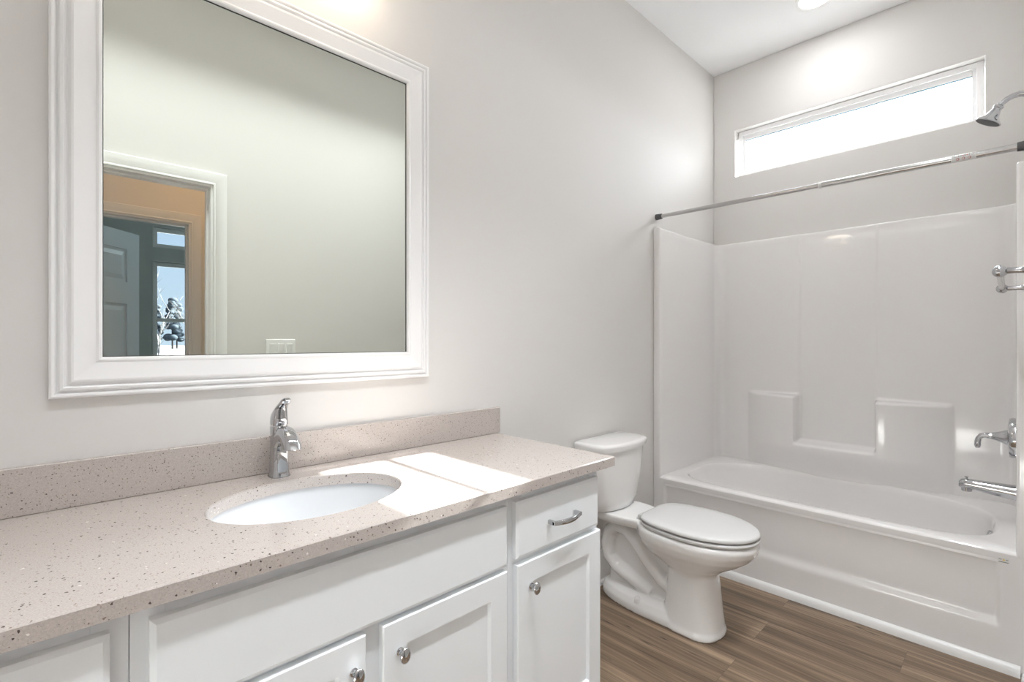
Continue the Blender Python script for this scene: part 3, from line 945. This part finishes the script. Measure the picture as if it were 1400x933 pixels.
for sgn in (1, -1):
    h = MB(); h.box(tx + sgn * .075 - .016, tx + sgn * .075 + .016, 1.172, 1.205, zs + .001, zs + .014)
    h.tube([(tx + sgn * .075 - .022, 1.186, zs + .022), (tx + sgn * .075 + .022, 1.186, zs + .022)], .010, 14)
    h.build('hinge', MSEAT, tl, smooth=40, bevel=.002)

# ================================================================== BATHTUB WITH MOULDED SURROUND
tb = thing('bathtub', 'white moulded bathtub with tall wall surround in the alcove', 'bathtub', (XT, (D + YF) / 2, 0))
RZ = .445
YI0, YI1 = .011, 1.443            # inner faces of the side walls
XB = 3.355                        # inner face of the back wall
ZTOP = 1.884


def ss(a, b, x):
    t = max(0.0, min(1.0, (x - a) / (b - a))); return t * t * (3 - 2 * t)


N0, N1 = .553, .940               # niche sides
SH, NB = .898, .618               # shelf height, niche floor


def relief(y, z):
    """how far the moulded back panel stands out towards the room"""
    # wedge blocks either side of the niche
    if y >= N1: wdg = max(0.0, 1 - (max(0.0, y - N1) / .300) ** 1.8)
    elif y <= N0: wdg = max(0.0, 1 - (max(0.0, N0 - y) / .320) ** 1.8)
    else: wdg = 1.0
    dep = .092
    block = 1 - ss(SH - .010, SH + .010, z)
    inn = ss(N0 - .011, N0 + .011, y) * (1 - ss(N1 - .011, N1 + .011, y))     # 1 inside the niche column
    low = 1 - ss(NB - .014, NB + .014, z)
    r = dep * wdg * block * (1 - inn) + dep * low * inn
    r *= 1 - .38 * (1 - ss(RZ, RZ + .15, z))        # melts into the tub deck
    r -= .007 * inn * (1 - low)
    return r


def wall_ring(z, grow=0.0, rel=True, top=0):
    """one horizontal line of the surround, left flange round to the right flange"""
    P = []
    if top == 0:
        P += [(XT, D - .002), (XT - .001, YI1 + .010), (XT + .001, YI1 + .004), (XT + .006, YI1 + .001)]
    else:
        P += [(XT + grow * .2, D - .002), (XT + grow * .2, YI1 + .010), (XT + .002, YI1 + .006 + grow * .5), (XT + .006, YI1 + grow)]
    rc = .055
    for i in range(1, 26): P.append((XT + .006 + (XB - rc - XT - .006) * i / 26, YI1 + grow))
    for i in range(11):
        a = pi / 2 * i / 10; P.append((XB - rc + (rc + grow) * sin(a), YI1 - rc + (rc + grow) * cos(a)))
    y1, y0 = YI1 - rc, YI0 + rc; n = 260
    for i in range(1, n):
        y = y1 + (y0 - y1) * i / n
        P.append((XB + grow - (relief(y, z) if rel else 0), y))
    for i in range(11):
        a = pi / 2 * i / 10; P.append((XB - rc + (rc + grow) * cos(a), YI0 + rc - (rc + grow) * sin(a)))
    for i in range(25, 0, -1): P.append((XT + .006 + (XB - rc - XT - .006) * i / 26, YI0 - grow))
    if top == 0:
        P += [(XT + .006, YI0 - .001), (XT + .001, YI0 - .004), (XT - .001, YI0 - .010), (XT, YF + .002)]
    else:
        P += [(XT + .006, YI0 - grow), (XT + .002, YI0 - .006 - grow * .5), (XT + grow * .2, YI0 - .010), (XT + grow * .2, YF + .002)]
    return [(x, y, z) for x, y in P]


zs_ = []
z = RZ - .014
while z < ZTOP - .012:
    zs_.append(z); z += .0065 if z < 1.0 else .03
rings = [wall_ring(q) for q in zs_]
rings += [wall_ring(ZTOP - .012), wall_ring(ZTOP - .006, .0015, top=1), wall_ring(ZTOP - .002, .005, top=1), wall_ring(ZTOP, .011, top=1), wall_ring(ZTOP, .0295, rel=False, top=1)]
MB().loft(rings, False, False, closed=False).build('wall_surround', MTUB, tb, smooth=70)

# tub deck and basin
OX0, OX1, OY0, OY1 = 2.650, XB - .050, .072, 1.385


def opening(z, ins=0.0, n=120, lean=(0, 0)):
    cx, cy = (OX0 + OX1) / 2, (OY0 + OY1) / 2; a, b = (OX1 - OX0) / 2 - ins, (OY1 - OY0) / 2 - ins
    r = []
    for k in range(n):
        t = 2 * pi * k / n; c, s = cos(t), sin(t)
        p = 2.5 if c > 0 else 4.5
        q = 2.5 if c > 0 else 4.5
        x = a * (abs(c) ** (2 / p)) * (1 if c >= 0 else -1)
        y = (b) * (abs(s) ** (2 / q)) * (1 if s >= 0 else -1)
        y += -lean[0] if y > 0 else lean[1] * 0
        r.append((cx + x, cy + (b * (abs(s) ** (2 / q)) - (lean[0] if s > 0 else lean[1]) * (abs(s) ** (2 / q))) * (1 if s >= 0 else -1), z))
    return r


def outer_rect(z, x0, x1, y0, y1, n=120):
    cx, cy = (OX0 + OX1) / 2, (OY0 + OY1) / 2; r = []
    for k in range(n):
        t = 2 * pi * k / n; c, s = cos(t), sin(t)
        m_ = max(abs(c), abs(s)); x, y = c / m_, s / m_
        X = cx + x * ((x1 - cx) if x > 0 else (cx - x0)); Y = cy + y * ((y1 - cy) if y > 0 else (cy - y0))
        r.append((X, Y, z))
    return r


bas = [outer_rect(RZ - .045, XT + .001, XB + .004, YI0 - .003, YI1 + .003), outer_rect(RZ - .020, XT + .0015, XB + .004, YI0 - .003, YI1 + .003), outer_rect(RZ - .008, XT + .005, XB + .004, YI0 - .003, YI1 + .003), outer_rect(RZ - .002, XT + .012, XB + .004, YI0 - .003, YI1 + .003),
       outer_rect(RZ, XT + .022, XB + .004, YI0 - .003, YI1 + .003), opening(RZ, -.010), opening(RZ - .002, -.003), opening(RZ - .010, .004), opening(RZ - .030, .010),
       opening(RZ - .12, .022, lean=(.05, .005)), opening(RZ - .22, .038, lean=(.11, .012)), opening(RZ - .29, .055, lean=(.16, .02)), opening(RZ - .325, .085, lean=(.19, .03)),
       opening(RZ - .340, .130, lean=(.20, .04)), opening(RZ - .345, .20, lean=(.20, .05))]
MB().loft(bas, False, True).build('tub_basin', MTUB, tb, smooth=60)
# moulded apron
ap = []
zl = [.002, .03, .06, .09, .12, .135, .145, .155, .165, .175, .185, .195, .205, .23, .27, .31, .35, .38, .40, .412, .42, .428, .436]
yl = [YF + .002, 0.0, .03, .04, .046, .052, .058, .064, .07, .08, .12] + [.16 + i * .05 for i in range(24)] + [1.36, 1.39, 1.40, 1.406, 1.412, 1.418, 1.424, 1.43, 1.45, D - .002]
for zz in zl:
    row = []
    for yy in yl:
        ins = ss(.150, .195, zz) * (1 - ss(.34, .43, zz)) * ss(.048, .066, yy) * (1 - ss(1.404, 1.424, yy))
        x = XT + .010 * ins
        row.append((x, yy, zz))
    ap.append(row)
MB().loft(ap, False, False, closed=False).build('apron', MTUB, tb, smooth=60)
# overflow cover and drain
MB().lathe((2.985, .094, .365), (0, 1, .1), [(.036, -.004), (.036, .004), (.030, .009), (.012, .012), (.001, .013)], 28).build('overflow_cover', MCHR, tb)
MB().lathe((3.0, .27, RZ - .344), (0, 0, 1), [(.034, 0), (.034, .003), (.024, .005), (.001, .009)], 28).build('drain', MCHR, tb)
# maker's label on the apron corner
lb = MB(); lb.box(XT - .0008, XT + .0004, .028, .058, .402, .420)
lb.box(XT - .0012, XT - .0007, .030, .056, .4035, .4055, 1)
lb.box(XT - .0012, XT - .0007, .048, .056, .413, .4145, 1); lb.box(XT - .0012, XT - .0007, .031, .037, .413, .4145, 1)
lb.add([(XT - .0012, .038, .410), (XT - .0012, .047, .410), (XT - .0012, .0425, .418), (XT - .0008, .038, .410), (XT - .0008, .047, .410), (XT - .0008, .0425, .418)], [(0, 1, 2), (3, 4, 5), (0, 1, 4, 3), (1, 2, 5, 4), (2, 0, 3, 5)], 2)
lbo = lb.build('label_sticker', [MSTK, MRUB, MYEL], tb, smooth=0); lbo['label'] = 'small printed sticker'

# ------------------------------------------------------------------ shower fittings on the right end wall
PX = 2.975
sh = thing('wall_shower', 'chrome bell shower head on a bent arm, at right edge', 'shower', (PX, YF, 2.26))
fl_ = MB(); fl_.lathe((PX, YF, 2.262), (0, 1, 0), [(.030, 0), (.030, .003), (.022, .009), (.012, .012)], 24)
fl_.build('flange', MCHR, sh)
MB().tube([(PX, YF + .005, 2.262), (PX, YF + .03, 2.268), (PX, YF + .05, 2.267), (PX, YF + .068, 2.260), (PX, YF + .084, 2.248), (PX, YF + .096, 2.234)], .0115, 16).build('arm', MCHR, sh, smooth=50)
hdir = Vector((0, .50, -.87)).normalized(); ho = Vector((PX, YF + .092, 2.240))
MB().lathe(ho, hdir, [(.013, -.002), (.0175, .002), (.0175, .010), (.0145, .013), (.0165, .020), (.0200, .031), (.0240, .043), (.0310, .054), (.0450, .066), (.0465, .071), (.044, .073)], 32).build('head', MCHR, sh, smooth=45)
MB().lathe(ho + hdir * .0732, hdir, [(.042, -.002), (.042, .0006), (.001, .0012)], 32).build('spray_face', MRUB, sh, smooth=40)

vv = thing('shower_valve', 'chrome lever shower valve with round plate on the surround', 'faucet', (PX, YI0, .815))
MB().lathe((PX, YI0, .815), (0, 1, 0), [(.085, 0), (.085, .014), (.081, .021), (.066, .025), (.030, .027)], 40).build('escutcheon', MCHR, vv, smooth=30)
h = MB(); h.lathe((PX, YI0 + .024, .815), (0, 1, 0), [(.036, 0), (.032, .006), (.024, .022), (.017, .040), (.013, .056), (.0125, .066)], 28)
h.tube([(PX, YI0 + .072, .815), (PX, YI0 + .092, .816), (PX, YI0 + .108, .812), (PX, YI0 + .116, .800), (PX, YI0 + .119, .785), (PX, YI0 + .120, .768), (PX, YI0 + .119, .758)],
       [.0125, .012, .0115, .011, .0115, .012, .008], 16, sx=1.25, sy=.95)
h.build('lever', MCHR, vv, smooth=50)

tsp = thing('tub_spout', 'chrome tub spout with lift diverter over the bathtub rim', 'faucet', (PX, YI0, .585))
s_ = MB(); R = []
for (y, zc, hw, hh) in ((0, .583, .031, .032), (.012, .583, .0305, .0315), (.07, .587, .028, .027), (.13, .591, .0255, .0225), (.158, .593, .0245, .0210), (.172, .591, .0225, .019), (.180, .588, .016, .013)):
    R.append([(PX + hw * (abs(cos(a)) ** .75) * (1 if cos(a) >= 0 else -1), YI0 + y, zc + hh * (abs(sin(a)) ** .75) * (1 if sin(a) >= 0 else -1)) for a in [2 * pi * k / 28 for k in range(28)]])
s_.loft(R)
s_.lathe((PX, YI0 + .155, .585), (0, 0, -1), [(.0195, 0), (.0185, .024), (.016, .026), (.014, .022)], 24)
s_.build('spout', MCHR, tsp, smooth=45)
MB().lathe((PX, YI0 + .155, .608), (0, 0, 1), [(.0035, 0), (.0035, .010), (.0075, .012), (.0075, .015), (.003, .017)], 16).build('diverter_knob', MCHR, tsp)

# ------------------------------------------------------------------ curtain rod
RXo, RZo = 2.612, 1.954
rd = thing('curtain_rod', 'chrome tension curtain rod spanning the alcove above the bathtub', 'curtain rod', (RXo, (D + YF) / 2, RZo))
ym = .640
MB().tube([(RXo, D - .034, RZo), (RXo, ym, RZo - .004)], .0112, 24).build('inner_tube', MCHR2, rd)
m = MB(); m.tube([(RXo, ym + .001, RZo - .004), (RXo, YF + .034, RZo - .008)], .0135, 24)
m.build('outer_tube', MCHR2, rd)
MB().tube([(RXo, ym + .010, RZo - .004), (RXo, ym - .002, RZo - .004)], .0142, 24).build('collar', MSTK, rd)
MB().tube([(RXo, D - .0005, RZo), (RXo, D - .006, RZo), (RXo, D - .036, RZo)], [.0175, .0175, .0150], 24).build('end_cap', MRUB, rd)
MB().tube([(RXo, YF + .0005, RZo - .008), (RXo, YF + .006, RZo - .008), (RXo, YF + .038, RZo - .008)], [.0185, .0185, .0165], 24).build('end_cap', MRUB, rd)
# printed sticker wrapped on the rod: white ground, dark bar line, three red dots


def on_rod(y, ang, r):   # ang measured from towards the room, upwards
    return (RXo - r * cos(ang), y, RZo - .0073 + r * sin(ang))


sk_ = MB()
y0, y1 = .118, .190
for j in range(10):
    a0, a1 = radians(-75 + j * 13.5), radians(-75 + (j + 1) * 13.5)
    sk_.add([on_rod(y0, a0, .0139), on_rod(y1, a0, .0139), on_rod(y1, a1, .0139), on_rod(y0, a1, .0139)], [(0, 1, 2, 3)])


def dab(ya, yb, aa, ab, mi, lean=0):
    sk_.add([on_rod(ya, radians(aa), .0141), on_rod(yb, radians(aa), .0141), on_rod(yb - lean, radians(ab), .0141), on_rod(ya - lean, radians(ab), .0141)], [(0, 1, 2, 3)], mi)


dab(.174, .184, 8, 42, 2, -.004)
dab(.124, .132, 8, 42, 1, .004)
for k in range(6): dab(.136 + k * .006, .139 + k * .006, 14, 34, (1, 3, 1, 3, 1, 1)[k])
for yc in (.137, .154, .171):
    vs = [on_rod(yc + .0048 * cos(2 * pi * k / 14), radians(-26 + 21 * sin(2 * pi * k / 14)), .0141) for k in range(14)]
    sk_.add(vs, [tuple(range(14))], 3)
so_ = sk_.build('sticker', [MSTK, MRUB, MGRN, MRED], rd, smooth=0); so_['label'] = 'white printed sticker with three red dots'

# ------------------------------------------------------------------ towel bar by the door
tw = thing('towel_bar', 'chrome towel bar on the door wall, seen end-on at right edge', 'towel bar', (2.19, YF, 1.415))
ends = ((1.875, .0382), (2.50, .0455))
for x, y in ends:
    p = MB(); p.lathe((x, YF, 1.415), (0, 1, 0), [(.026, 0), (.026, .004), (.019, .010), (.011, .016), (.0085, .030), (.0085, y - YF - .014)], 24)
    p.ball((x, y, 1.415), .0165, 20, 12)
    p.build('post', MCHR, tw, smooth=50)
MB().tube([(ends[0][0], ends[0][1], 1.415), (ends[1][0], ends[1][1], 1.415)], .0085, 20).build('rail', MCHR2, tw)

# ================================================================== OUTSIDE, seen through the bedroom window in the mirror
struct(MB().box(-120, 160, -260, YB - .17, -.9, -.6).build('ground', MGRD, smooth=0))


def bare_tree(x, y, h, label, seed):
    rnd = random.Random(seed)
    t = thing('bare_tree', label, 'tree', (x, y, -.6))
    m = MB()

    def br(p, d, ln, r, lev):
        pts = [p]; q = Vector(p); dd = Vector(d)
        for i in range(4):
            dd = (dd + Vector((rnd.uniform(-.12, .12), rnd.uniform(-.12, .12), .05))).normalized()
            q = q + dd * ln / 4; pts.append(tuple(q))
        m.tube(pts, [r, r * .85, r * .7, r * .55, r * .35], 6)
        if lev > 0:
            for k in range(5 if lev > 1 else 4):
                i = rnd.randint(1, 4); a = rnd.uniform(0, 2 * pi)
                nd = (dd * .75 + Vector((cos(a), sin(a), rnd.uniform(.1, .6))) * .6).normalized()
                br(pts[i], nd, ln * rnd.uniform(.45, .65), r * .5, lev - 1)
    br((x, y, -.6), (0, 0, 1), h * .6, h * .016, 3)
    m.build('branches', MBARK, t, smooth=60)


bare_tree(6.05, -38.0, 6.5, 'pale bare tree outside the bedroom window, reflected in the mirror', 4)
for k in range(4):
    bare_tree(4.4 + k * 2.4 + random.uniform(-.5, .5), -46 - 4 * (k % 2), 4.6 + .6 * (k % 3), 'pale bare sapling beyond the yard seen in the mirror', 20 + k)
for o in [q for q in COL.objects if q.get('label', '').startswith('pale bare sapling')]: o['group'] = 'bare saplings beyond the yard'


def pine(x, y, h, seed):
    rnd = random.Random(seed)
    t = thing('pine_tree', 'dark pine in the distant tree line seen in the mirror', 'tree', (x, y, -.6), group='pines in the tree line')
    MB().tube([(x, y, -.6), (x, y, h * .9)], [h * .016, h * .006], 8).build('trunk', MTRUNK, t)
    m = MB()
    for k in range(38):
        a = rnd.uniform(0, 2 * pi); u = rnd.random(); zz = h * (.14 + .80 * u); rr = h * .08 * (1.1 - .80 * u)
        m.ball((x + rr * cos(a), y + rr * sin(a), zz), h * rnd.uniform(.045, .08), 8, 6, (1.2, 1.2, .8))
    m.build('crown', MPINE, t, smooth=60)


for k in range(13):
    pine(11 + k * 2.15 + random.uniform(-.2, .2), -143 - 7 * (k % 2), 11.6 + random.uniform(-1.2, 1.2), 100 + k)
for k in range(7):
    x = 3.6 + k * .75
    b = MB()
    for j in range(7):
        b.ball((x + random.uniform(-.2, .2), -31 + random.uniform(-.2, .2), -.42 + random.uniform(0, .25)), random.uniform(.12, .2), 8, 6)
    tag(b.build('shrub', MSHRUB, smooth=60), 'low dark shrub in the yard seen in the mirror window', 'shrub', 'low shrubs in the yard')
fe = thing('yard_fence', 'low white rail fence in the yard, reflected in the mirror', 'fence', (6, -33, -.6))
for k in range(7):
    MB().box(2 + k * 1.6, 2.12 + k * 1.6, -33.06, -32.94, -.6, .32).build('fence_post', MFENCE, fe, smooth=0)
for zz in (-.2, .12):
    MB().box(2, 11.7, -33.09, -33.05, zz, zz + .14).build('fence_rail', MFENCE, fe, smooth=0)
